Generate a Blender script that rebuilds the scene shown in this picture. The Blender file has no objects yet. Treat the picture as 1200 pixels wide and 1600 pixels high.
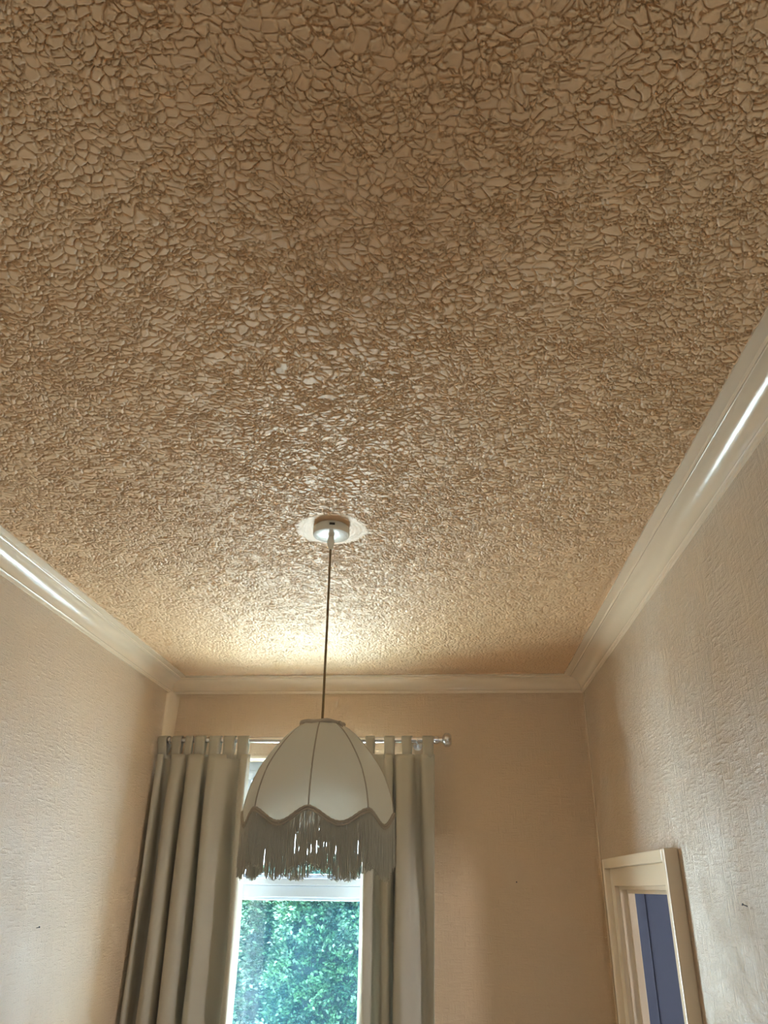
import bpy, bmesh, math, random
import numpy as np
from mathutils import Vector, Matrix

random.seed(7)
scene = bpy.context.scene
C = scene.collection
PI = math.pi

# ------------------------------------------------------------------ camera
CZ = 1.98                     # eye height; floor is z = 0
F_PX, PITCH, YAW, ROLL = 1187.4, math.radians(26.27), math.radians(4.48), math.radians(0.80)
cp, sp, cy, sy = math.cos(PITCH), math.sin(PITCH), math.cos(YAW), math.sin(YAW)
fwd = Vector((-sy * cp, cy * cp, sp))
rgt = Vector((cy, sy, 0.0))
upv = rgt.cross(fwd)
cr, sr = math.cos(ROLL), math.sin(ROLL)
r2 = rgt * cr + upv * sr
u2 = -rgt * sr + upv * cr
cam_data = bpy.data.cameras.new('camera')
cam = bpy.data.objects.new('camera', cam_data)
C.objects.link(cam)
cam.matrix_world = Matrix((
    (r2.x, u2.x, -fwd.x, 0.0),
    (r2.y, u2.y, -fwd.y, 0.0),
    (r2.z, u2.z, -fwd.z, CZ),
    (0, 0, 0, 1)))
cam_data.sensor_fit = 'VERTICAL'
cam_data.sensor_height = 36.0
cam_data.lens = F_PX / 1600.0 * 36.0
cam_data.clip_start = 0.02
cam_data.clip_end = 200
scene.camera = cam

# ------------------------------------------------------------------ sky, sun, portal, exposure
SKY = 16.5
world = bpy.data.worlds.new('overcast_sky')
scene.world = world
world.use_nodes = True
bg = world.node_tree.nodes['Background']
bg.inputs['Color'].default_value = (0.92, 0.96, 1.0, 1)
# standard overcast sky: the zenith three times as bright as the horizon
wn = world.node_tree
w_tc = wn.nodes.new('ShaderNodeTexCoord')
w_sep = wn.nodes.new('ShaderNodeSeparateXYZ')
w_mr = wn.nodes.new('ShaderNodeMapRange')
w_mr.inputs['From Min'].default_value = 0.0
w_mr.inputs['From Max'].default_value = 1.0
w_mr.inputs['To Min'].default_value = SKY / 3.0
w_mr.inputs['To Max'].default_value = SKY
wn.links.new(w_tc.outputs['Generated'], w_sep.inputs[0])
wn.links.new(w_sep.outputs['Z'], w_mr.inputs['Value'])
wn.links.new(w_mr.outputs['Result'], bg.inputs['Strength'])
EXPO = 2.55
vs = scene.view_settings
vs.view_transform = 'Standard'
vs.look = 'None'
vs.exposure = EXPO
vs.gamma = 1
vs.use_curve_mapping = False
scene.cycles.use_denoising = True
scene.cycles.max_bounces = 8
scene.cycles.diffuse_bounces = 4
scene.cycles.glossy_bounces = 3
scene.cycles.transparent_max_bounces = 24
scene.cycles.caustics_reflective = True
scene.cycles.sample_clamp_indirect = 8.0
scene.cycles.use_adaptive_sampling = True
scene.cycles.adaptive_threshold = 0.08
scene.cycles.use_guiding = True          # finds the daylight that comes in off the ground outside
scene.cycles.use_surface_guiding = True
scene.cycles.guiding_training_samples = 14

# ------------------------------------------------------------------ room dimensions (from the photograph's perspective)
XL, XR, D, H = -1.313, 0.663, 3.619, CZ + 0.90
YF = -1.7
WX0, WX1 = -0.99, -0.235       # window recess
WZ0, WZ1 = 0.93, CZ + 0.54

# ------------------------------------------------------------------ helpers
def link(name, me, mat=None, parent=None):
    o = bpy.data.objects.new(name, me)
    C.objects.link(o)
    if mat is not None:
        me.materials.append(mat)
    if parent is not None:
        o.parent = parent
    return o

def empty(name, loc=(0, 0, 0), rz=0.0, parent=None):
    o = bpy.data.objects.new(name, None)
    o.empty_display_size = 0.05
    C.objects.link(o)
    o.location = loc
    o.rotation_euler = (0, 0, rz)
    if parent is not None:
        o.parent = parent
    return o

def tag(o, label=None, cat=None, group=None, kind=None):
    if label: o['label'] = label
    if cat: o['category'] = cat
    if group: o['group'] = group
    if kind: o['kind'] = kind
    return o

class MB:
    """collects shapes, builds one mesh object"""
    def __init__(self):
        self.bm = bmesh.new()
    def box(self, x0, x1, y0, y1, z0, z1, bev=0.0):
        tmp = bmesh.new()
        v = [tmp.verts.new((x, y, z)) for z in (z0, z1) for y in (y0, y1) for x in (x0, x1)]
        for f in ((0, 2, 3, 1), (4, 5, 7, 6), (0, 1, 5, 4), (2, 6, 7, 3), (0, 4, 6, 2), (1, 3, 7, 5)):
            tmp.faces.new([v[i] for i in f])
        if bev > 0:
            bmesh.ops.bevel(tmp, geom=list(tmp.edges), offset=bev, segments=2, affect='EDGES', profile=0.6)
        self._merge(tmp)
        return self
    def _merge(self, tmp):
        me = bpy.data.meshes.new('tmp')
        tmp.to_mesh(me)
        tmp.free()
        self.bm.from_mesh(me)
        bpy.data.meshes.remove(me)
    def lathe(self, prof, n=32, axis='Z', c=(0, 0, 0), cap=True):
        rings = []
        for (r, h) in prof:
            ring = []
            for k in range(n):
                a = 2 * PI * k / n
                p = (r * math.cos(a), r * math.sin(a), h)
                if axis == 'X': p = (p[2], p[0], p[1])
                elif axis == 'Y': p = (p[1], p[2], p[0])
                ring.append(self.bm.verts.new((p[0] + c[0], p[1] + c[1], p[2] + c[2])))
            rings.append(ring)
        for a, b in zip(rings, rings[1:]):
            for k in range(n):
                self.bm.faces.new((a[k], a[(k + 1) % n], b[(k + 1) % n], b[k]))
        if cap:
            self.bm.faces.new(rings[0][::-1])
            self.bm.faces.new(rings[-1])
        return self
    def tube(self, pts, r, n=8, closed=False):
        pts = [Vector(p) for p in pts]
        rings = []
        m = len(pts)
        for i, p in enumerate(pts):
            if closed:
                t = pts[(i + 1) % m] - pts[i - 1]
            else:
                t = pts[min(i + 1, m - 1)] - pts[max(i - 1, 0)]
            t.normalize()
            ref = Vector((0, 0, 1)) if abs(t.z) < 0.9 else Vector((1, 0, 0))
            s = t.cross(ref).normalized()
            w = s.cross(t)
            rr = r[i] if isinstance(r, (list, tuple)) else r
            rings.append([self.bm.verts.new(p + s * (rr * math.cos(2 * PI * k / n)) + w * (rr * math.sin(2 * PI * k / n))) for k in range(n)])
        rng = range(m if closed else m - 1)
        for i in rng:
            a, b = rings[i], rings[(i + 1) % m]
            for k in range(n):
                self.bm.faces.new((a[k], a[(k + 1) % n], b[(k + 1) % n], b[k]))
        if not closed:
            self.bm.faces.new(rings[0][::-1])
            self.bm.faces.new(rings[-1])
        return self
    def grid(self, rows, smooth=True, closed=False):
        vv = [[self.bm.verts.new(p) for p in row] for row in rows]
        for a, b in zip(vv, vv[1:]):
            n = len(a)
            for k in range(n if closed else n - 1):
                self.bm.faces.new((a[k], a[(k + 1) % n], b[(k + 1) % n], b[k]))
        return self
    def build(self, name, mat=None, parent=None, smooth=False, angle=None):
        bmesh.ops.recalc_face_normals(self.bm, faces=self.bm.faces)
        me = bpy.data.meshes.new(name)
        self.bm.to_mesh(me)
        self.bm.free()
        if smooth:
            me.polygons.foreach_set('use_smooth', [True] * len(me.polygons))
            if angle is not None:
                me.set_sharp_from_angle(angle=math.radians(angle))
        return link(name, me, mat, parent)

# ------------------------------------------------------------------ materials
def mat(name, col, rough=0.5, spec=0.5, metal=0.0):
    m = bpy.data.materials.new(name)
    m.use_nodes = True
    nt = m.node_tree
    b = nt.nodes['Principled BSDF']
    b.inputs['Base Color'].default_value = (*col, 1)
    b.inputs['Roughness'].default_value = rough
    b.inputs['Specular IOR Level'].default_value = spec
    b.inputs['Metallic'].default_value = metal
    return m, nt, b

def node(nt, kind, **kw):
    n = nt.nodes.new(kind)
    for k, v in kw.items():
        setattr(n, k, v)
    return n

def coords(nt, scale):
    tc = node(nt, 'ShaderNodeTexCoord')
    mp = node(nt, 'ShaderNodeMapping')
    mp.inputs['Scale'].default_value = scale
    nt.links.new(tc.outputs['Object'], mp.inputs['Vector'])
    return mp.outputs['Vector']

def noise(nt, vec, scale=1.0, detail=3.0, rough=0.55):
    n = node(nt, 'ShaderNodeTexNoise')
    n.inputs['Scale'].default_value = scale
    n.inputs['Detail'].default_value = detail
    n.inputs['Roughness'].default_value = rough
    nt.links.new(vec, n.inputs['Vector'])
    return n.outputs['Fac']

def vary(nt, b, c0, c1, fac):
    mx = node(nt, 'ShaderNodeMix', data_type='RGBA')
    mx.inputs[6].default_value = (*c0, 1)
    mx.inputs[7].default_value = (*c1, 1)
    nt.links.new(fac, mx.inputs[0])
    nt.links.new(mx.outputs[2], b.inputs['Base Color'])

def bump(nt, b, h, strength, dist):
    bn = node(nt, 'ShaderNodeBump')
    bn.inputs['Strength'].default_value = strength
    bn.inputs['Distance'].default_value = dist
    nt.links.new(h, bn.inputs['Height'])
    nt.links.new(bn.outputs['Normal'], b.inputs['Normal'])
    return bn

def math_node(nt, op, a, b=None, v=None):
    n = node(nt, 'ShaderNodeMath', operation=op)
    nt.links.new(a, n.inputs[0])
    if b is not None: nt.links.new(b, n.inputs[1])
    if v is not None: n.inputs[1].default_value = v
    return n.outputs[0]

CREAM = (0.78, 0.575, 0.385)
# glossy painted ceiling coating
M_ceil, nt, b = mat('painted_ceiling_coating', CREAM, 0.46, 0.42)
vary(nt, b, (0.91, 0.61, 0.37), (0.88, 0.575, 0.335), noise(nt, coords(nt, (1, 1, 1)), 1.6, 4))
bump(nt, b, noise(nt, coords(nt, (1, 1, 1)), 90, 2), 0.12, 0.001)

# embossed vinyl wallpaper painted in cream gloss: vertical and horizontal fibres
def wallpaper(name, horiz, rough, spec):
    m, nt, b = mat(name, CREAM, rough, spec)
    vs_ = (105, 105, 17)
    hs_ = tuple(19 if i == horiz else 115 for i in range(3))
    a1 = noise(nt, coords(nt, vs_), 1.0, 2)
    a2 = noise(nt, coords(nt, hs_), 1.0, 2)
    a3 = noise(nt, coords(nt, (420, 420, 420)), 1.0, 2)
    mxn = math_node(nt, 'MAXIMUM', a1, a2)
    s = math_node(nt, 'ADD', mxn, math_node(nt, 'MULTIPLY', a3, v=0.4))
    patch = noise(nt, coords(nt, (1, 1, 1)), 6.0, 2)
    s2 = math_node(nt, 'MULTIPLY', s, math_node(nt, 'ADD', patch, v=0.35))
    bump(nt, b, s2, 1.0, 0.0060)
    vary(nt, b, (0.78, 0.585, 0.41), (0.75, 0.55, 0.375), noise(nt, coords(nt, (1, 1, 0.6)), 1.3, 4))
    return m
M_wall_left = wallpaper('embossed_wallpaper_satin', 1, 0.36, 0.5)
M_wall_side = wallpaper('embossed_wallpaper_gloss', 1, 0.20, 1.0)
for _m, _w in ((M_wall_side, 1.0), (M_wall_left, 0.4)):      # pearly gloss film over the paper
    _p = _m.node_tree.nodes['Principled BSDF']
    _p.inputs['Coat Weight'].default_value = _w
    _p.inputs['Coat Roughness'].default_value = 0.20
    _p.inputs['Coat IOR'].default_value = 2.0
    _bn = [n_ for n_ in _m.node_tree.nodes if n_.bl_idname == 'ShaderNodeBump'][0]
    _m.node_tree.links.new(_bn.outputs['Normal'], _p.inputs['Coat Normal'])
M_wall_back = wallpaper('embossed_wallpaper_back', 0, 0.42, 0.35)

M_gloss, nt, b = mat('cream_gloss_paint', (0.86, 0.68, 0.50), 0.17, 0.5)
bump(nt, b, noise(nt, coords(nt, (1, 1, 1)), 45, 3), 0.18, 0.002)
M_arch, nt, b = mat('cream_wood_gloss', (0.87, 0.715, 0.54), 0.28, 0.5)
bump(nt, b, noise(nt, coords(nt, (40, 40, 4)), 1.0, 3), 0.15, 0.001)
M_floor, nt, b = mat('brown_carpet', (0.30, 0.205, 0.135), 0.95, 0.1)
bump(nt, b, noise(nt, coords(nt, (1, 1, 1)), 300, 2), 0.6, 0.004)
M_door_tint, nt, b = mat('shade_tinted_paint', (0.16, 0.19, 0.30), 0.45, 0.4)  # cool hall shade put into the colour of white door paint
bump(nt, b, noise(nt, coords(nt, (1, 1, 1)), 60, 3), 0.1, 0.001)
M_hall, nt, b = mat('hall_paint', (0.30, 0.32, 0.37), 0.7, 0.3)
bump(nt, b, noise(nt, coords(nt, (1, 1, 1)), 60, 3), 0.1, 0.001)
M_upvc, nt, b = mat('blue_lit_window_plastic', (0.56, 0.63, 0.75), 0.3, 0.5)  # blue daylight put into the colour of white plastic
bump(nt, b, noise(nt, coords(nt, (1, 1, 1)), 20, 2), 0.04, 0.001)
M_plastic, nt, b = mat('white_plastic', (0.82, 0.76, 0.66), 0.25, 0.5)
bump(nt, b, noise(nt, coords(nt, (1, 1, 1)), 80, 2), 0.03, 0.0005)
M_slot, nt, b = mat('dark_slot', (0.05, 0.035, 0.025), 0.7, 0.3)
M_cable, nt, b = mat('brown_gold_cable', (0.26, 0.165, 0.07), 0.45, 0.4)
bump(nt, b, noise(nt, coords(nt, (300, 300, 60)), 1.0, 2), 0.3, 0.0006)
M_steel, nt, b = mat('brushed_steel', (0.72, 0.72, 0.74), 0.22, 0.5, 1.0)
bump(nt, b, noise(nt, coords(nt, (8, 300, 300)), 1.0, 2), 0.05, 0.0004)
M_nail, nt, b = mat('dark_nail_steel', (0.06, 0.055, 0.06), 0.5, 0.5, 0.6)
M_bulb, nt, b = mat('frosted_bulb_glass', (0.85, 0.84, 0.80), 0.35, 0.5)

def cloth(name, col, trans, tcol, weave, rough=0.85):
    m, nt, b = mat(name, col, rough, 0.15)
    w = noise(nt, coords(nt, weave), 1.0, 2)
    bump(nt, b, w, 0.25, 0.0008)
    out = nt.nodes['Material Output']
    tr = node(nt, 'ShaderNodeBsdfTranslucent')
    tr.inputs['Color'].default_value = (*tcol, 1)
    mx = node(nt, 'ShaderNodeMixShader')
    mx.inputs[0].default_value = trans
    nt.links.new(b.outputs[0], mx.inputs[1])
    nt.links.new(tr.outputs[0], mx.inputs[2])
    nt.links.new(mx.outputs[0], out.inputs['Surface'])
    return m
M_curtain = cloth('taupe_curtain_cotton', (0.54, 0.49, 0.41), 0.12, (0.5, 0.46, 0.38), (700, 700, 700))
M_shade = cloth('cream_shade_fabric', (0.80, 0.76, 0.67), 0.55, (0.92, 0.88, 0.78), (900, 900, 900), 0.7)
M_trim = cloth('cream_braid', (0.56, 0.48, 0.39), 0.10, (0.55, 0.48, 0.38), (500, 500, 500), 0.8)
M_fringe = cloth('silky_cream_fringe', (0.74, 0.70, 0.62), 0.35, (0.80, 0.76, 0.68), (900, 900, 120), 0.4)

# window glass: clear, faintly blue, with a blue film standing in for dirt haze and glare
M_glass = bpy.data.materials.new('hazy_window_glass')
M_glass.use_nodes = True
nt = M_glass.node_tree
for n_ in list(nt.nodes): nt.nodes.remove(n_)
out = node(nt, 'ShaderNodeOutputMaterial')
tr = node(nt, 'ShaderNodeBsdfTransparent'); tr.inputs['Color'].default_value = (0.86, 0.97, 1.0, 1)
tl = node(nt, 'ShaderNodeBsdfTranslucent'); tl.inputs['Color'].default_value = (0.22, 0.66, 1.0, 1)
gl = node(nt, 'ShaderNodeBsdfGlossy'); gl.inputs['Roughness'].default_value = 0.02
m1 = node(nt, 'ShaderNodeMixShader'); m2 = node(nt, 'ShaderNodeMixShader')
haze = noise(nt, coords(nt, (1, 1, 1)), 3.5, 4)
mr = node(nt, 'ShaderNodeMapRange')
mr.inputs[1].default_value = 0.3; mr.inputs[2].default_value = 0.75
mr.inputs[3].default_value = 0.003; mr.inputs[4].default_value = 0.008
nt.links.new(haze, mr.inputs[0]); nt.links.new(mr.outputs[0], m1.inputs[0])
nt.links.new(tr.outputs[0], m1.inputs[1]); nt.links.new(tl.outputs[0], m1.inputs[2])
m2.inputs[0].default_value = 0.04
nt.links.new(m1.outputs[0], m2.inputs[1]); nt.links.new(gl.outputs[0], m2.inputs[2])
nt.links.new(m2.outputs[0], out.inputs['Surface'])

M_leaf, nt, b = mat('evergreen_leaves', (0.06, 0.14, 0.05), 0.55, 0.3)
lf = math_node(nt, 'ADD', noise(nt, coords(nt, (1, 1, 1)), 4.0, 2), math_node(nt, 'MULTIPLY', noise(nt, coords(nt, (1, 1, 1)), 14.0, 2), v=0.8))
lr = node(nt, 'ShaderNodeMapRange')
lr.inputs[1].default_value = 0.72; lr.inputs[2].default_value = 1.08
nt.links.new(lf, lr.inputs[0])
vary(nt, b, (0.003, 0.017, 0.011), (0.020, 0.068, 0.025), lr.outputs[0])
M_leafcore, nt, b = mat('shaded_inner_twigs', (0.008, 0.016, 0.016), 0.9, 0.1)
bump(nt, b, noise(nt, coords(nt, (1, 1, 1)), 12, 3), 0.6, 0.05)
M_bark, nt, b = mat('bark', (0.12, 0.085, 0.06), 0.9, 0.1)
bump(nt, b, noise(nt, coords(nt, (30, 30, 6)), 1.0, 3), 0.6, 0.02)
M_dark_strip, nt, b = mat('dark_strip_cover', (0.07, 0.12, 0.035), 0.95, 0.1)
bump(nt, b, noise(nt, coords(nt, (1, 1, 1)), 120, 2), 0.8, 0.02)
M_blocker, nt, b = mat('blocker_grey', (0.26, 0.28, 0.33), 0.9, 0.2)
bump(nt, b, noise(nt, coords(nt, (1, 1, 1)), 40, 3), 0.3, 0.004)
M_ground, nt, b = mat('pale_paving', (0.70, 0.67, 0.62), 0.9, 0.2)
vary(nt, b, (0.80, 0.77, 0.72), (0.70, 0.67, 0.62), noise(nt, coords(nt, (1, 1, 1)), 2.0, 4))

# ------------------------------------------------------------------ shell of the room
def S(o):
    o['kind'] = 'structure'
    return o

S(MB().box(XL - .1, XR + .1, YF - .1, D + .2, -0.12, 0.0).build('floor', M_floor))
S(MB().box(XL - .12, XL, YF - .1, D + .2, 0.0, H + .02).build('wall_left', M_wall_left))
BX0, BX1, BZ0, BZ1 = 0.05, 0.38, 2.06, 2.52      # unseen window added behind the camera
S(MB().box(XL, BX0, YF - .1, YF, 0.0, H + .02).box(BX1, XR, YF - .1, YF, 0.0, H + .02)
      .box(BX0, BX1, YF - .1, YF, 0.0, BZ0).box(BX0, BX1, YF - .1, YF, BZ1, H + .02).build('wall_front', M_wall_back))
DY0, DY1, DZ = 2.525, 3.27, CZ + 0.002          # clear door opening
S(MB().box(XR, XR + .085, YF - .1, DY0 - .03, 0.0, H + .02)
      .box(XR, XR + .085, DY1 + .03, D + .2, 0.0, H + .02)
      .box(XR, XR + .085, DY0 - .03, DY1 + .03, DZ + .03, H + .02).build('wall_right', M_wall_side))
S(MB().box(XL, WX0, D, D + .2, 0.0, H + .02)
      .box(WX1, XR, D, D + .2, 0.0, H + .02)
      .box(WX0, WX1, D, D + .2, WZ1, H + .02)
      .box(WX0, WX1, D, D + .2, 0.0, WZ0).build('wall_back', M_wall_back))

# unseen wall and eaves added over the window, shading the trees from the sky
S(MB().box(-6.0, 6.0, D + .02, D + .2, H + .16, 6.2).box(-6.0, 6.0, D - .6, D + .75, 6.2, 6.35).build('wall_outside_sky_screen', M_hall))

# ---- ceiling: a thick painted coating with a relief of cracked, rounded plates (real relief)
PX, PY = -0.2945, 1.899        # pendant axis
rng = np.random.default_rng(11)
_T = rng.random((256, 256))
def vnoise(x, y):
    xi = np.floor(x).astype(np.int64); yi = np.floor(y).astype(np.int64)
    fx = x - xi; fy = y - yi
    fx = fx * fx * fx * (fx * (fx * 6 - 15) + 10); fy = fy * fy * fy * (fy * (fy * 6 - 15) + 10)
    a = _T[yi & 255, xi & 255]; b_ = _T[yi & 255, (xi + 1) & 255]
    c_ = _T[(yi + 1) & 255, xi & 255]; d_ = _T[(yi + 1) & 255, (xi + 1) & 255]
    return (a * (1 - fx) + b_ * fx) * (1 - fy) + (c_ * (1 - fx) + d_ * fx) * fy - 0.5
_J = rng.random((256, 256, 2)) * 0.92 + 0.04
def voro(x, y):
    xi = np.floor(x).astype(np.int64); yi = np.floor(y).astype(np.int64)
    f1 = np.full(x.shape, 9.0); f2 = np.full(x.shape, 9.0)
    for dy in (-1, 0, 1):
        for dx in (-1, 0, 1):
            j = _J[(yi + dy) & 255, (xi + dx) & 255]
            d = np.hypot(xi + dx + j[..., 0] - x, yi + dy + j[..., 1] - y)
            f2 = np.minimum(f2, np.maximum(d, f1))
            f1 = np.minimum(f1, d)
    return f1, f2
def sstep(a, b_, x):
    t = np.clip((x - a) / (b_ - a), 0, 1)
    return t * t * (3 - 2 * t)

RELIEF = 0.0062
def relief(x, y):
    # swirled domain, so that the plates turn and stretch from patch to patch
    wx = x + 0.060 * vnoise(x * 3.1 + 7, y * 3.1) + 0.018 * vnoise(x * 26, y * 26 + 40) + 0.0050 * vnoise(x * 110 + 3, y * 110)
    wy = y + 0.060 * vnoise(x * 3.1 + 50, y * 3.1 + 9) + 0.015 * vnoise(x * 26 + 90, y * 26) + 0.0050 * vnoise(x * 110, y * 110 + 8)
    f1, f2 = voro(wx / 0.0205 + 40, wy / 0.0145 + 70)
    w1 = 0.25 + 0.14 * vnoise(x * 40, y * 40 + 15)
    t1 = np.clip((f2 - f1 - 0.02) / w1, 0, 1)
    plate = 1 - (1 - t1) ** 2.6 * np.clip(0.78 + 0.85 * vnoise(x * 36 + 8, y * 36), 0.2, 1.05)
    g1, g2 = voro(wx / 0.0122 + 11, wy / 0.0092 + 23)
    m2_ = sstep(-0.14, 0.18, vnoise(wx * 60 + 60, wy * 75 + 3))
    small = 1 - (1 - np.clip((g2 - g1 - 0.03) / 0.36, 0, 1)) ** 2.6 * 0.85 * m2_
    dome = 0.10 * (1 - np.clip(g1, 0, 1) ** 2)
    hgt = np.minimum(plate, small) * 0.90 + dome + 0.14 * vnoise(x * 45 + 5, y * 45)
    # smooth skimmed disc round the pendant, with faint trowel rings
    rr = np.hypot(x - PX + .002, y - PY - .016)
    ring = 0.62 + 0.018 * np.sin(rr * 2 * PI / 0.011)
    k = sstep(0.090, 0.108, rr + 0.006 * vnoise(x * 30, y * 30))
    hgt = hgt * k + ring * (1 - k)
    return hgt

x0, x1 = XL + 0.05, XR - 0.05
blocks, quads, off = [], [], 0
for (xa, xb, ya, yb, dx_, s0, s1) in ((x0, x1, YF, 0.34, 0.03, 0.03, 0.03), (x0, -0.956, 0.335, 1.30, 0.003, 0.003, 0.003), (-0.96, x1, 0.335, 1.30, 0.00138, 0.0014, 0.0019),
                                      (x0, x1, 1.296, 2.20, 0.0019, 0.0019, 0.0028), (x0, x1, 2.195, D - .03, 0.0027, 0.0030, 0.0046)):
    nx = int((xb - xa) / dx_)
    xs = np.linspace(xa, xb, nx)
    ys = [ya]
    while ys[-1] < yb:
        ys.append(ys[-1] + s0 + (s1 - s0) * (ys[-1] - ya) / (yb - ya))
    ys = np.array(ys)
    gx, gy = np.meshgrid(xs, ys)
    hh = relief(gx, gy) if dx_ < 0.02 else np.full(gx.shape, 0.8)
    fade = sstep(0.34, 0.40, gy)
    hh = hh * fade + 0.8 * (1 - fade)
    gz = H - RELIEF * hh
    blocks.append(np.stack([gx, gy, gz], -1).reshape(-1, 3))
    idx = np.arange(gx.size).reshape(len(ys), nx) + off
    quads.append(np.stack([idx[:-1, :-1], idx[1:, :-1], idx[1:, 1:], idx[:-1, 1:]], -1).reshape(-1, 4))
    off += gx.size
slab = np.array([(XL - .1, YF - .1, H), (XR + .1, YF - .1, H), (XR + .1, D + .2, H), (XL - .1, D + .2, H),
                 (XL - .1, YF - .1, H + .15), (XR + .1, YF - .1, H + .15), (XR + .1, D + .2, H + .15), (XL - .1, D + .2, H + .15)])
co = np.concatenate(blocks + [slab]).astype(np.float32)
sq = np.array([(0, 1, 2, 3), (4, 7, 6, 5), (0, 4, 5, 1), (1, 5, 6, 2), (2, 6, 7, 3), (3, 7, 4, 0)]) + off
faces = np.concatenate(quads + [sq]).astype(np.int32)
me = bpy.data.meshes.new('ceiling')
me.vertices.add(len(co)); me.vertices.foreach_set('co', co.ravel())
me.loops.add(faces.size); me.loops.foreach_set('vertex_index', faces.ravel())
me.polygons.add(len(faces)); me.polygons.foreach_set('loop_start', np.arange(0, faces.size, 4, dtype=np.int32))
sm = np.ones(len(faces), dtype=bool); sm[-6:] = False
me.polygons.foreach_set('use_smooth', sm)
me.update(calc_edges=True)
S(link('ceiling', me, M_ceil))

# ---- cornice: flat fillet, bead, cove, bead; mitred at the corners
prof = [(0.096, 0.000), (0.096, 0.009), (0.070, 0.0095), (0.068, 0.0125), (0.0655, 0.0135), (0.063, 0.0125), (0.0615, 0.0115)]
for k in range(0, 15):
    a = (PI / 2) * k / 14
    # concave cove, centre out in the room
    prof.append((0.0600 - 0.0485 * math.sin(a) , 0.0600 - 0.0470 * math.cos(a)))
prof += [(0.0130, 0.0615), (0.0135, 0.0640), (0.0115, 0.0665), (0.0075, 0.0675), (0.0055, 0.072), (0.0, 0.073)]
def cornice(name, fn, steps):
    rows = []
    for t in steps:
        rows.append([fn(u, v, t) for (u, v) in prof])
    return S(MB().grid(rows).build(name, M_gloss, smooth=True, angle=32))
lin = [i / 24 for i in range(25)]
rw = random.Random(3)
wob = [rw.uniform(-.0005, .0005) for _ in range(25)]
cornice('trim_1', lambda u, v, t: (XL + u + (wob[round(t * 24)] if u > .01 else 0), YF + (D - u - YF) * t, H - v), lin)
cornice('trim_2', lambda u, v, t: (XL + u + (XR - XL - 2 * u) * t, D - u, H - v), lin)
cornice('trim_3', lambda u, v, t: (XR - u - (wob[(round(t * 24) * 7) % 25] if u > .01 else 0), YF + (D - u - YF) * t, H - v), lin)
# rounded plaster fillet in the corner left of the curtains, and the paper lap in the other corner
rows = []
for i in range(13):
    t = i / 12
    z = (H - 0.06) * (1 - t)
    rad = 0.052 - 0.022 * min(1, t * 5)
    rows.append([(XL + rad * (1 - math.sin(a)), D - rad * (1 - math.cos(a)), z) for a in [PI / 2 * k / 8 for k in range(9)]])
S(MB().grid(rows).build('trim_4', M_gloss, smooth=True))
S(MB().box(XR - .0035, XR, D - .010, D, 0, H - .07, .001).build('trim_5', M_gloss))

# ------------------------------------------------------------------ window
win = empty('window_1', (0, 0, 0))
tag(win, kind='structure')
FY0, FY1 = D + .115, D + .185
fw = 0.045
tz0, tz1 = CZ - .058, CZ + .047
for (a, b_, c_, d_) in ((WX0, WX0 + fw, WZ0 + .03, WZ1), (WX1 - fw, WX1, WZ0 + .03, WZ1)):
    MB().box(a, b_, FY0, FY1, c_, d_, .004).build('frame_upright', M_upvc, win)
MB().box(WX0 + fw, WX1 - fw, FY0, FY1, WZ1 - .05, WZ1, .004).build('frame_head', M_upvc, win)
MB().box(WX0 + fw, WX1 - fw, FY0, FY1, WZ0 + .03, WZ0 + .085, .004).build('frame_bottom', M_upvc, win)
tm = MB().box(WX0 + fw, WX1 - fw, FY0, FY1, tz0 + .012, tz0 + .060, .004)
tm.box(WX0 + fw, WX1 - fw, FY0 + .012, FY1, tz0, tz0 + .013, .003)
tm.build('transom', M_upvc, win)
sash = empty('fanlight_sash', parent=win)
sx0, sx1, sz0, sz1 = WX0 + fw, WX1 - fw, tz0 + .060, WZ1 - .05
MB().box(sx0, sx1, FY0 - .014, FY1 - .01, sz0, sz0 + .030, .004).build('sash_bottom_rail', M_upvc, sash)
MB().box(sx0, sx1, FY0 - .004, FY1 - .01, sz0 + .030, sz0 + .046, .003).build('sash_bead', M_upvc, sash)
MB().box(sx0, sx1, FY0 - .014, FY1 - .01, sz1 - .045, sz1, .004).build('sash_top_rail', M_upvc, sash)
for (a, b_) in ((sx0, sx0 + .045), (sx1 - .045, sx1)):
    MB().box(a, b_, FY0 - .014, FY1 - .01, sz0 + .0301, sz1 - .0451, .004).build('sash_stile', M_upvc, sash)
MB().box(sx0 + .045, sx1 - .045, FY0 + .03, FY0 + .034, sz0 + .046, sz1 - .045).build('pane', M_glass, win)
MB().box(WX0 + fw, WX1 - fw, FY0 + .03, FY0 + .034, WZ0 + .085, tz0).build('pane', M_glass, win)
# reveal lining strip at the head and the sill board
MB().box(WX0, WX1, D - .004, FY0, WZ1 - .012, WZ1, .002).build('head_board', M_arch, win)
MB().box(WX0 - .04, WX1 + .04, D - .045, FY0, WZ0, WZ0 + .03, .006).build('window_sill', M_arch, win)

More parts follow.
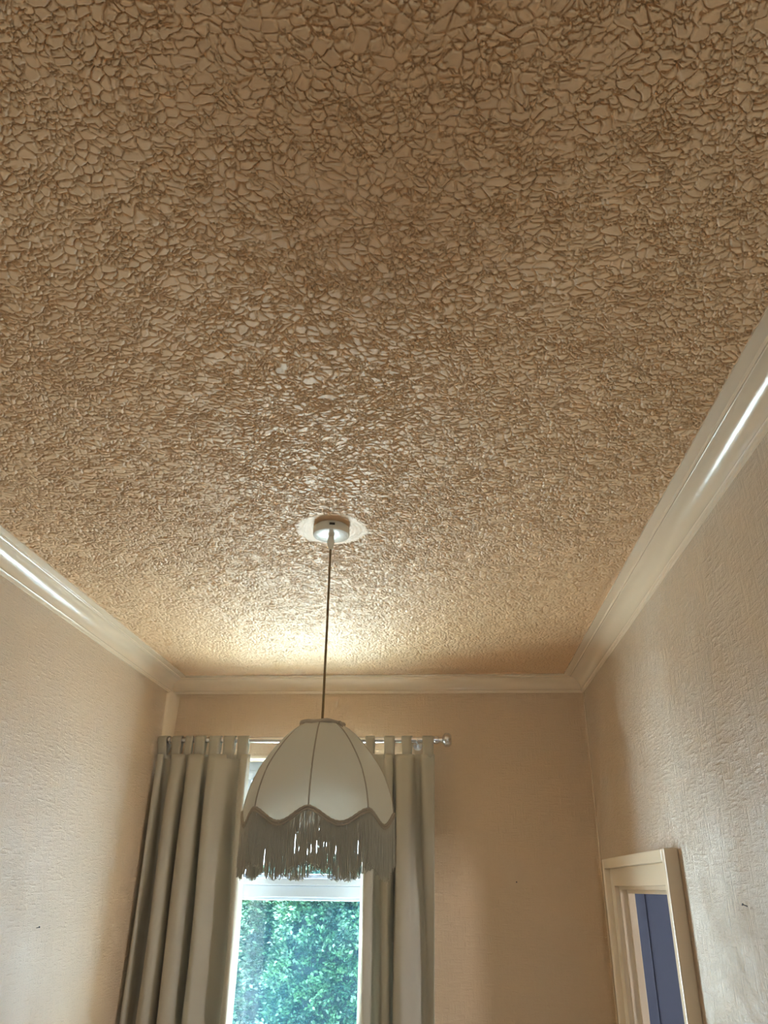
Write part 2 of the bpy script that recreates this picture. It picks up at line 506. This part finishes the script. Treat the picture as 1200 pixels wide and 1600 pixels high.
# unseen window added behind the camera, for light from the rear
win2 = empty('window_added', ((BX0 + BX1) / 2, YF, BZ0))
tag(win2, kind='structure')
hw, hh2 = (BX1 - BX0) / 2, BZ1 - BZ0
for sx in (-1, 1):
    MB().box(min(sx * hw, sx * (hw - .05)), max(sx * hw, sx * (hw - .05)), -.09, -.03, 0, hh2, .004).build('frame_upright', M_upvc, win2)
MB().box(-hw + .05, hw - .05, -.09, -.03, 0, .05, .004).build('frame_bottom', M_upvc, win2)
MB().box(-hw + .05, hw - .05, -.09, -.03, hh2 - .05, hh2, .004).build('frame_head', M_upvc, win2)
MB().box(-hw + .05, hw - .05, -.062, -.058, .05, hh2 - .05).build('pane', M_glass, win2)
pl3 = bpy.data.lights.new('rear_light_portal', 'AREA')
pl3.shape = 'RECTANGLE'; pl3.size, pl3.size_y = BX1 - BX0, BZ1 - BZ0
pl3.cycles.is_portal = True
po3 = bpy.data.objects.new('rear_light_portal', pl3)
C.objects.link(po3)
po3.location = ((BX0 + BX1) / 2, YF - .11, (BZ0 + BZ1) / 2)
po3.rotation_euler = (math.radians(90), 0, 0)

# daylight portal in the opening (only guides the sampling of the sky)
pl = bpy.data.lights.new('window_portal', 'AREA')
pl.shape = 'RECTANGLE'
pl.size, pl.size_y = WX1 - WX0, WZ1 - WZ0
pl.cycles.is_portal = True
po = bpy.data.objects.new('window_portal', pl)
C.objects.link(po)
po.location = ((WX0 + WX1) / 2, D + .21, (WZ0 + WZ1) / 2)
po.rotation_euler = (math.radians(-90), 0, 0)      # faces into the room

# ------------------------------------------------------------------ doorway in the right wall: lining, raised architrave, open door
dr = empty('door_1', (XR, (DY0 + DY1) / 2, 0))
tag(dr, kind='structure')
def dbox(name, m_, x0_, x1_, y0_, y1_, z0_, z1_, bev=.002, parent=dr):
    o = MB().box(x0_ - XR, x1_ - XR, y0_ - (DY0 + DY1) / 2, y1_ - (DY0 + DY1) / 2, z0_, z1_, bev).build(name, m_, parent)
    return o
LX = XR + 0.050
BW, FWD = 0.034, 0.062         # back band, flat face
oy0, oy1, oz = DY0 - .010 - FWD - BW + .0, DY1 + .012 + FWD + BW, DZ + .012 + FWD + BW
# lining
dbox('lining', M_arch, XR - .004, LX, DY1, DY1 + .03, 0, DZ + .03)
dbox('lining', M_arch, XR - .004, LX, DY0 - .03, DY0, 0, DZ + .03)
dbox('lining', M_arch, XR - .004, LX, DY0, DY1, DZ, DZ + .03)
dbox('door_stop', M_arch, XR + .022, LX - .002, DY1 - .012, DY1, 0, DZ - .012)
dbox('door_stop', M_arch, XR + .022, LX - .002, DY0, DY1, DZ - .012, DZ)
# hall side of the lining, in the door's shade-tinted colour
dbox('hall_side_lining', M_door_tint, LX, XR + .085, DY1, DY1 + .03, 0, DZ + .03)
dbox('hall_side_lining', M_door_tint, LX, XR + .085, DY0 - .03, DY0, 0, DZ + .03)
dbox('hall_side_lining', M_door_tint, LX, XR + .085, DY0, DY1, DZ, DZ + .03)
# flat faces of the architrave
i0, i1 = DY0 - .010, DY1 + .012
dbox('architrave_face', M_arch, XR - .020, XR, i1, i1 + FWD, 0, DZ + .012 + FWD, .003)
dbox('architrave_face', M_arch, XR - .020, XR, i0 - FWD, i0, 0, DZ + .012 + FWD, .003)
dbox('architrave_face', M_arch, XR - .020, XR, i0, i1, DZ + .012, DZ + .012 + FWD, .003)
# raised back band
dbox('architrave_band', M_arch, XR - .040, XR, oy1 - BW, oy1, 0, oz, .004)
dbox('architrave_band', M_arch, XR - .040, XR, oy0, oy0 + BW, 0, oz, .004)
dbox('architrave_band', M_arch, XR - .040, XR, oy0 + BW, oy1 - BW, oz - BW, oz, .004)
# door leaf, swung open into the hall, with hinges
leaf = dbox('door_leaf', M_door_tint, XR + .0875, XR + .0875 + .745, DY1 + .001, DY1 + .036, 0.01, DZ - .003, .006)
# the hall beyond (its own daylight comes from an opening at its far side)
HX0, HX1, HY0, HY1 = XR + .085, XR + 2.2, 0.8, D + .2
S(MB().box(HX0, HX1 + .1, HY0 - .1, HY1, -0.12, 0).build('floor_hall', M_floor))
S(MB().box(HX0, HX1 + .1, HY0 - .1, HY1, H - .3, H - .2).build('ceiling_hall', M_hall))
S(MB().box(HX0, HX1 + .1, HY0 - .1, HY0, 0, H - .3).build('wall_hall_front', M_hall))
S(MB().box(HX0, HX1 + .1, HY1 - .1, HY1, 0, H - .3).build('wall_hall_back', M_hall))
S(MB().box(HX1, HX1 + .1, HY0, HY1 - .1, 0, 1.0)
      .box(HX1, HX1 + .1, HY0, HY1 - .1, 2.1, H - .3)
      .box(HX1, HX1 + .1, HY0, 1.6, 1.0, 2.1)
      .box(HX1, HX1 + .1, 1.95, HY1 - .1, 1.0, 2.1).build('wall_hall_right', M_hall))
pl2 = bpy.data.lights.new('hall_window_portal', 'AREA')
pl2.shape = 'RECTANGLE'; pl2.size, pl2.size_y = 1.1, 0.35
pl2.cycles.is_portal = True
po2 = bpy.data.objects.new('hall_window_portal', pl2)
C.objects.link(po2)
po2.location = (HX1 + .11, 1.775, 1.55)
po2.rotation_euler = (0, math.radians(90), 0)

# ------------------------------------------------------------------ pendant lamp
lamp = empty('pendant_lamp', (PX, PY, H))
tag(lamp, 'cream fabric dome pendant lampshade with scalloped fringe hanging from ceiling', 'pendant lamp')
z_top = -0.0035
MB().lathe([(0.030, 0.0), (0.0455, 0.0), (0.0455, -0.0085), (0.0505, -0.0090), (0.0505, -0.0275), (0.0490, -0.0300), (0.0450, -0.0312), (0.030, -0.0330), (0.012, -0.0350), (0.004, -0.0352)], 48) \
    .build('ceiling_plate', M_plastic, lamp, smooth=True, angle=40)
slot = MB().box(-.0075, .0075, -.0012, .0022, -.0028, .0028, .0006).build('screw_slot', M_slot, lamp.children[0])
slot.location = (0.009, -0.0508, -0.0165)
slot.rotation_euler = (0, 0, 0.16)
MB().lathe([(0.0060, -0.030), (0.0075, -0.036), (0.0105, -0.049), (0.0100, -0.052), (0.0070, -0.066), (0.0045, -0.071), (0.0030, -0.0715)], 20) \
    .build('cord_grip', M_plastic, lamp, smooth=True, angle=35)
ZT, ZP, ZD = CZ + .357 - H, CZ + .151 - H, CZ + .121 - H       # top ring, rib foot, scallop dip
MB().tube([(0, 0, -.068), (.0004, 0, -.3), (0, 0, ZT + .0), (0, 0, ZT - .055)], .0031, 10).build('cable', M_cable, lamp, smooth=True)
MB().lathe([(.004, ZT - .050), (.014, ZT - .056), (.016, ZT - .085), (.019, ZT - .088), (.019, ZT - .105), (.015, ZT - .107), (.015, ZT - .118)], 24) \
    .build('lamp_holder', M_plastic, lamp, smooth=True, angle=35)
MB().lathe([(.012, ZT - .112), (.014, ZT - .130), (.026, ZT - .152), (.030, ZT - .170), (.026, ZT - .188), (.014, ZT - .199), (.002, ZT - .202)], 24) \
    .build('light_bulb', M_bulb, lamp, smooth=True)
shade = empty('lamp_shade', (0, 0, 0), parent=lamp)
NR = 8
A0 = math.radians(-88.1)     # a rib a little left of the side facing the camera
prof_s = [(0.0500, 0.0), (0.0760, -0.0175), (0.1010, -0.0420), (0.1260, -0.0730), (0.1480, -0.1060), (0.1630, -0.1400), (0.1730, -0.1740), (0.1775, -0.2060), (0.1770, -0.2360)]
def catmull(pts, n):
    out_ = []
    P = [tuple(2 * a - b_ for a, b_ in zip(pts[0], pts[1]))] + list(pts) + [tuple(2 * a - b_ for a, b_ in zip(pts[-1], pts[-2]))]
    for i in range(1, len(P) - 2):
        for k in range(n):
            t = k / n
            out_.append(tuple(0.5 * ((2 * p1) + (-p0 + p2) * t + (2 * p0 - 5 * p1 + 4 * p2 - p3) * t * t + (-p0 + 3 * p1 - 3 * p2 + p3) * t ** 3)
                              for p0, p1, p2, p3 in zip(P[i - 1], P[i], P[i + 1], P[i + 2])))
    out_.append(tuple(pts[-1]))
    return out_
ps = catmull(prof_s, 5)
pr = np.array([p[0] for p in ps]); pz = np.array([p[1] for p in ps])
def rad_at(z):                 # z below the top ring (negative)
    return float(np.interp(-z, -pz, pr))
def scallop(s):                # s 0..1 across a panel: rib foot -> dip -> rib foot
    return ZP + (ZD - ZP) * (0.5 - 0.5 * math.cos(2 * PI * s)) ** 0.8
def shade_pt(ang, s, zloc, extra=0.0):
    # fabric is stretched between the ribs: a little inside the circle
    r = rad_at(zloc)
    flat = math.cos(PI / NR) / math.cos((s - .5) * 2 * PI / NR)
    k = r * (0.42 + 0.58 * flat) if 0 < s < 1 else r
    k += extra
    return (k * math.cos(ang), k * math.sin(ang), ZT + zloc)
NS = 14
for i in range(NR):
    rows = []
    for j in range(31):
        t = j / 30
        row = []
        for k in range(NS + 1):
            s = k / NS
            zl = (scallop(s) - ZT) * t
            row.append(shade_pt(A0 + (i + s) * 2 * PI / NR, s, zl))
        rows.append(row)
    o = MB().grid(rows).build('panel', M_shade, shade, smooth=True)
for i in range(NR):
    ang = A0 + i * 2 * PI / NR
    pts = []
    for j in range(19):
        zl = (ZP - ZT) * j / 18
        r = rad_at(zl) + .0004
        pts.append((r * math.cos(ang), r * math.sin(ang), ZT + zl))
    MB().tube(pts, .00165, 6).build('rib_seam', M_trim, shade, smooth=True)
# gathered collar at the top opening
pts = []
for k in range(72):
    a = 2 * PI * k / 72
    r = .0515 + .0014 * math.sin(a * 9) + random.uniform(-.0008, .0008)
    pts.append((r * math.cos(a), r * math.sin(a), ZT + .0005 + .0016 * math.sin(a * 5 + 1)))
col_ = MB().tube(pts, .0052, 8, closed=True)
for k in range(3):
    a = 2 * PI * k / 3 + .4
    col_.tube([(.049 * math.cos(a), .049 * math.sin(a), ZT), (.016 * math.cos(a), .016 * math.sin(a), ZT - .056)], .0013, 6)
col_.lathe([(.0165, ZT - .060), (.0185, ZT - .058), (.0185, ZT - .054), (.0165, ZT - .052)], 20, cap=False)
col_.build('top_collar', M_trim, shade, smooth=True)
# a little bow of braid where the collar is tied
MB().tube([(.046, -.030, ZT), (.052, -.034, ZT - .004), (.055, -.033, ZT - .012)], [.005, .0055, .002], 8).build('collar_knot', M_trim, shade, smooth=True)
# braid along the scalloped edge: two twisted cords
NB = NR * 40
for off, dz, tw in ((.0022, .0032, 0.0), (.0024, -.0026, 1.5)):
    pts = []
    for k in range(NB):
        s = (k % 40) / 40
        ang = A0 + (k / 40) * 2 * PI / NR
        z = scallop(s) + dz + .0006 * math.sin(k * 2.1 + tw)
        p = shade_pt(ang, s if s > 0 else .001, max(z - ZT, -.236), off)
        pts.append((p[0], p[1], z))
    MB().tube(pts, .0031, 6, closed=True).build('braid', M_trim, shade, smooth=True)
# fringe: hanging loops of silky yarn, too many to count
rf = random.Random(21)
fr = MB()
NLOOP = 620
FL = .101
for k in range(NLOOP):
    for layer in (k % 2,):
        u = (k + .5 * layer + rf.uniform(-.25, .25)) / NLOOP
        a = u * NR
        s = a - math.floor(a)
        ang = A0 + a * 2 * PI / NR
        zt = scallop(s) - .004
        L = FL + rf.uniform(-.005, .005)
        p = shade_pt(ang, s if s > 0 else .001, max(zt - ZT, -.236), .0010 + .0022 * layer)
        r = math.hypot(p[0], p[1])
        w = rf.uniform(.0016, .0027) / r
        sway, lean = rf.uniform(-.008, .008), rf.uniform(-.003, .003)
        ph = rf.uniform(0, 6.28)
        pts = []
        n = 5
        for j in range(n + 1):
            t = j / n
            aa = ang - w * (.4 + .6 * t) + sway * t * t + .004 * math.sin(ph + t * 5)
            rr = r + lean * t
            pts.append((rr * math.cos(aa), rr * math.sin(aa), zt - L * t))
        aa = ang + sway
        pts.append(((r + lean) * math.cos(aa), (r + lean) * math.sin(aa), zt - L - .0028))
        for j in range(n, -1, -1):
            t = j / n
            aa = ang + w * (.4 + .6 * t) + sway * t * t + .004 * math.sin(ph + t * 5 + .6)
            rr = r + lean * t
            pts.append((rr * math.cos(aa), rr * math.sin(aa), zt - L * t))
        fr.tube(pts, .00078, 4)
tag(fr.build('fringe', M_fringe, shade, smooth=True), kind='stuff')

# ------------------------------------------------------------------ curtain rod
RY, RZ, RR = D - .088, CZ + .597, .0135
rod = empty('curtain_rod', ((-1.285 - .02) / 2, RY, RZ))
tag(rod, 'steel curtain rod with round end knob above window', 'curtain rod')
rcx = rod.location.x
MB().lathe([(RR, -1.285 - rcx), (RR, -.034 - rcx)], 24, 'X').build('pole', M_steel, rod, smooth=True, angle=40)
MB().lathe([(RR + .002, -.036 - rcx), (RR + .0045, -.034 - rcx), (RR + .0045, -.018 - rcx), (RR + .002, -.016 - rcx), (.0115, -.015 - rcx), (.0115, .000 - rcx),
            (.014, .001 - rcx), (.022, .005 - rcx), (.0295, .012 - rcx), (.031, .016 - rcx), (.031, .028 - rcx), (.029, .033 - rcx), (.022, .041 - rcx), (.010, .044 - rcx)], 32, 'X') \
    .build('finial', M_steel, rod, smooth=True, angle=25)
MB().lathe([(RR + .002, -1.292 - rcx), (RR + .003, -1.290 - rcx), (RR + .003, -1.270 - rcx), (RR + .001, -1.268 - rcx)], 24, 'X').build('end_cap', M_steel, rod, smooth=True, angle=25)
for bx_ in (-1.252, -.112):
    m_ = MB()
    m_.tube([(bx_ - rcx, D - .003 - RY, -.012), (bx_ - rcx, .0, -.012)], .006, 10)
    m_.lathe([(.022, D - .008 - RY), (.022, D - .001 - RY)], 20, 'Y', (bx_ - rcx, 0, -.012))
    m_.tube([(bx_ - rcx, -.016, .008), (bx_ - rcx, -.017, -.006), (bx_ - rcx, -.008, -.0165), (bx_ - rcx, .008, -.0165), (bx_ - rcx, .017, -.006), (bx_ - rcx, .016, .010)], .004, 8)
    m_.build('bracket', M_steel, rod, smooth=True, angle=40)

# ------------------------------------------------------------------ curtains
def curtain(name, label, plan_top, plan_bot, tabs, z_top_, z_bot_, grp):
    cx = sum(p[0] for p in plan_bot) / len(plan_bot)
    root = empty(name, (cx, RY, z_bot_))
    tag(root, label, 'curtain', grp)
    ct, cb = catmull(plan_top, 9), catmull(plan_bot, 9)
    nz = 46
    rows = []
    for j in range(nz + 1):
        t = j / nz
        z = z_top_ + (z_bot_ - z_top_) * t ** 1.25
        drop = z_top_ - z
        k = 0.16 + 0.84 * (1 - math.exp(-drop / .17))
        kk = min(1.0, drop / .9)
        kk = kk * kk * (3 - 2 * kk)
        row = []
        for i, (a, b_) in enumerate(zip(ct, cb)):
            x = a[0] * (1 - kk) + b_[0] * kk
            y = (a[1] * (1 - kk) + b_[1] * kk) * k
            x += .0022 * math.sin(z * 6.0 + i * .35)
            row.append((x - cx, y - .012 * (1 - k), z - z_bot_))
        rows.append(row)
    o = MB().grid(rows).build('cloth', M_curtain, root, smooth=True)
    s_ = o.modifiers.new('thickness', 'SOLIDIFY'); s_.thickness = .003; s_.offset = 0
    for (ta, tb, twist, yoff) in tabs:
        w2 = (tb - ta) / 2 - .003
        loop = []
        zb_ = z_top_ - .018 - (RZ)
        rr = RR + .0042
        loop.append((-.0125 + yoff, zb_))
        loop.append((-.0150 + yoff * .5, zb_ * .5 - .004))
        for k in range(11):
            a = PI + PI * k / 10
            loop.append((rr * math.cos(a), -rr * math.sin(a)))
        loop.append((.0130 + yoff * .5, zb_ * .5 - .004))
        loop.append((-.0085 + yoff, zb_))
        rows = []
        for k in range(5):
            u = -w2 + 2 * w2 * k / 4
            row = []
            for (yy, zz) in loop:
                f = max(0, min(1, -zz / .06))
                pinch = 1 - .10 * math.sin(PI * f)
                row.append((u * pinch + twist * yy * (1 if zz > -.03 else .4), yy + .0012 * math.sin(k * 1.7), zz))
            rows.append(row)
        tb_o = MB().grid(rows).build('tab', M_curtain, root, smooth=True)
        tb_o.location = ((ta + tb) / 2 - cx, 0, RZ - z_bot_)
        sm2 = tb_o.modifiers.new('thickness', 'SOLIDIFY'); sm2.thickness = .0024; sm2.offset = 0
    return root

L_bot = [(-1.298, .00), (-1.288, -.035), (-1.272, -.015), (-1.264, .042), (-1.237, .046), (-1.225, -.035), (-1.198, -.056), (-1.170, -.034), (-1.161, .038), (-1.152, .030),
         (-1.138, -.048), (-1.104, -.066), (-1.076, -.042), (-1.067, .038), (-1.049, .043), (-1.041, -.034), (-1.016, -.060), (-.992, -.046), (-.958, -.008), (-.920, .044),
         (-.897, .036), (-.886, -.040), (-.864, -.052), (-.848, -.010)]
L_top = [(x * .965 - .048 if x > -1.2 else x, y) for (x, y) in L_bot]
L_tabs = [(-1.300, -1.252, .5, .004), (-1.240, -1.190, 0, 0), (-1.182, -1.140, -.25, .010), (-1.134, -1.078, 0, 0), (-1.066, -1.007, 0, 0), (-1.000, -.941, 0, 0), (-.934, -.877, 0, 0)]
curtain('curtain', 'taupe tab top curtain hanging between left wall and window', L_top, L_bot, L_tabs, CZ + .531, .06, 'tab top curtains at the window')
R_bot = [(-.352, .012), (-.347, -.028), (-.327, -.046), (-.306, -.022), (-.296, .032), (-.271, .040), (-.259, -.010), (-.242, -.036), (-.228, -.020), (-.221, .038),
         (-.213, .022), (-.206, -.048), (-.178, -.072), (-.150, -.052), (-.122, -.004), (-.088, .030), (-.068, .012), (-.052, -.012)]
R_top = [(-.350, .012), (-.343, -.020), (-.325, -.036), (-.304, -.022), (-.290, .030), (-.268, .034), (-.258, -.010), (-.240, -.030), (-.224, -.018), (-.216, .034),
         (-.205, .026), (-.196, -.040), (-.165, -.056), (-.135, -.046), (-.125, .034), (-.100, .036), (-.090, -.030), (-.034, -.034)]
R_tabs = [(-.348, -.300, 0, 0), (-.264, -.210, 0, 0), (-.182, -.132, .2, 0), (-.091, -.035, 0, -.004)]
curtain('curtain', 'taupe tab top curtain hanging right of window beside round rod knob', R_top, R_bot, R_tabs, CZ + .533, .06, 'tab top curtains at the window')

# ------------------------------------------------------------------ nails left in the walls
def nail(loc, dirv, label, tilt):
    o = MB().lathe([(.0011, -.004), (.0011, .010), (.0028, .0102), (.0028, .0115), (.001, .0118)], 10).build('nail', M_nail, None, smooth=True, angle=40)
    o.location = loc
    o.rotation_euler = Vector(dirv).to_track_quat('Z', 'Y').to_euler()
    tag(o, label, 'nail', 'nails left in the walls')
nail((XR, 1.938, CZ - .028), (-1, -.1, .35), 'small dark nail in the right wall beside the doorway', 0)
nail((XL, 2.695, CZ - .132), (1, -.2, .3), 'small dark nail in the left wall beside the curtain', 0)
nail((.302, D, CZ + .0245), (0, -1, .15), 'small dark nail in the wall between right curtain and doorway', 0)

# ------------------------------------------------------------------ outside: paving and a row of evergreens
gm = MB().box(-40, 40, -50, 60, -.45, -.30).build('ground', M_ground)
S(gm)
S(MB().box(-12, 12, D + .21, 5.0, -.30, -.27, .01).build('ground_dark_strip', M_dark_strip))  # unseen dark strip, added to cut light bounced up to the ceiling

# unseen block added on the right, keeping sky light off the left wall
S(MB().box(2.2, 8.0, 7.4, 14.0, -.30, 5.6).build('wall_outside_blocker', M_blocker))

def tree_mesh(seed, n_tuft, leaves, hgt, R0):
    r = np.random.default_rng(seed)
    lump = r.random((60, 3))
    # tuft seats on a lumpy conical crown
    z = hgt * (0.02 + 0.98 * r.random(n_tuft) ** 0.9)
    th = r.random(n_tuft) * 2 * PI
    prof_ = np.interp(z / hgt, [0, .15, .45, .75, .92, 1], [.90, 1.0, 1.0, .93, .70, .15]) * R0
    lumps = np.zeros(n_tuft)
    for (a, b_, c_) in lump:
        dth = np.angle(np.exp(1j * (th - a * 2 * PI)))
        lumps += np.exp(-((dth * R0 / .17) ** 2 + ((z - b_ * hgt) / .20) ** 2)) * (c_ * .9 + .3)
    depth = r.random(n_tuft) ** 1.8 * .20
    rad = prof_ * (.80 + .0 * lumps) + .17 * np.clip(lumps, 0, 1.3) - depth
    cx, cy_ = rad * np.cos(th), rad * np.sin(th)
    out_ = np.stack([np.cos(th), np.sin(th), np.zeros(n_tuft)], -1)
    seat = np.stack([cx, cy_, z], -1)
    seat = np.repeat(seat, leaves, 0); o_ = np.repeat(out_, leaves, 0)
    N = len(seat)
    d = o_ * .8 + np.array([0, 0, .45]) + r.normal(0, .45, (N, 3)) + np.repeat(r.normal(0, .35, (n_tuft, 3)), leaves, 0)
    d /= np.linalg.norm(d, axis=1)[:, None]
    side = np.cross(d, r.normal(0, 1, (N, 3)) + np.array([0, 0, 1.2]))
    side /= np.linalg.norm(side, axis=1)[:, None]
    L = (.030 + .035 * r.random(N))[:, None]
    W = L * .27
    base = seat + r.normal(0, .026, (N, 3))
    nrm = np.cross(side, d)
    v0 = base; v1 = base + d * L * .5 + side * W + nrm * L * .05; v2 = base + d * L - nrm * L * .15; v3 = base + d * L * .5 - side * W + nrm * L * .05
    co_ = np.stack([v0, v1, v2, v3], 1).reshape(-1, 3).astype(np.float32)
    me_ = bpy.data.meshes.new('foliage')
    me_.vertices.add(len(co_)); me_.vertices.foreach_set('co', co_.ravel())
    me_.loops.add(len(co_)); me_.loops.foreach_set('vertex_index', np.arange(len(co_), dtype=np.int32))
    me_.polygons.add(N); me_.polygons.foreach_set('loop_start', np.arange(0, N * 4, 4, dtype=np.int32))
    me_.update(calc_edges=True)
    me_.materials.append(M_leaf)
    return me_
fol = [tree_mesh(5, 4200, 18, 2.9, .86), tree_mesh(9, 4200, 18, 2.9, .86)]
core_me = None
tr_spots = [(-4.85, 9.7, 0, .4, 'evergreen tree outside behind the left curtain', 1.0),
            (-3.02, 9.3, 1, 1.7, 'evergreen tree seen in the left part of the window', 1.0),
            (-1.20, 9.5, 0, 2.6, 'evergreen tree filling the middle and right of the window', 1.0),
            (.62, 9.6, 1, 4.0, 'evergreen tree outside behind the right curtain', 1.0),
            (-4.52, 11.7, 1, 3.3, 'taller evergreen tree in the back row behind the left curtain', 1.25),
            (-1.95, 11.5, 0, 5.1, 'taller evergreen tree showing dark in the gap between the two nearer trees', 1.25),
            (.62, 11.8, 1, .9, 'taller evergreen tree in the back row behind the right curtain', 1.25)]
for (x, y, v, rz, lab, s) in tr_spots:
    t = empty('evergreen_tree', (x, y, -.30), rz)
    t.scale = (s, s, 0.88 if s < 1.1 else 0.90)
    tag(t, lab, 'tree', 'evergreen trees outside the window')
    link('foliage', fol[v], None, t)
    if core_me is None:
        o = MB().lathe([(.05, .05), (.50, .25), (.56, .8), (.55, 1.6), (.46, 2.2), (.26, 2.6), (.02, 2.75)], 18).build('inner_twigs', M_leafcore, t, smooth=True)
        core_me = o.data
        o2 = MB().tube([(0, 0, -.02), (.01, 0, .5), (0, .02, 1.4)], [.10, .08, .06], 10).build('trunk', M_bark, t, smooth=True)
        trunk_me = o2.data
    else:
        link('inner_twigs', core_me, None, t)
        link('trunk', trunk_me, None, t)
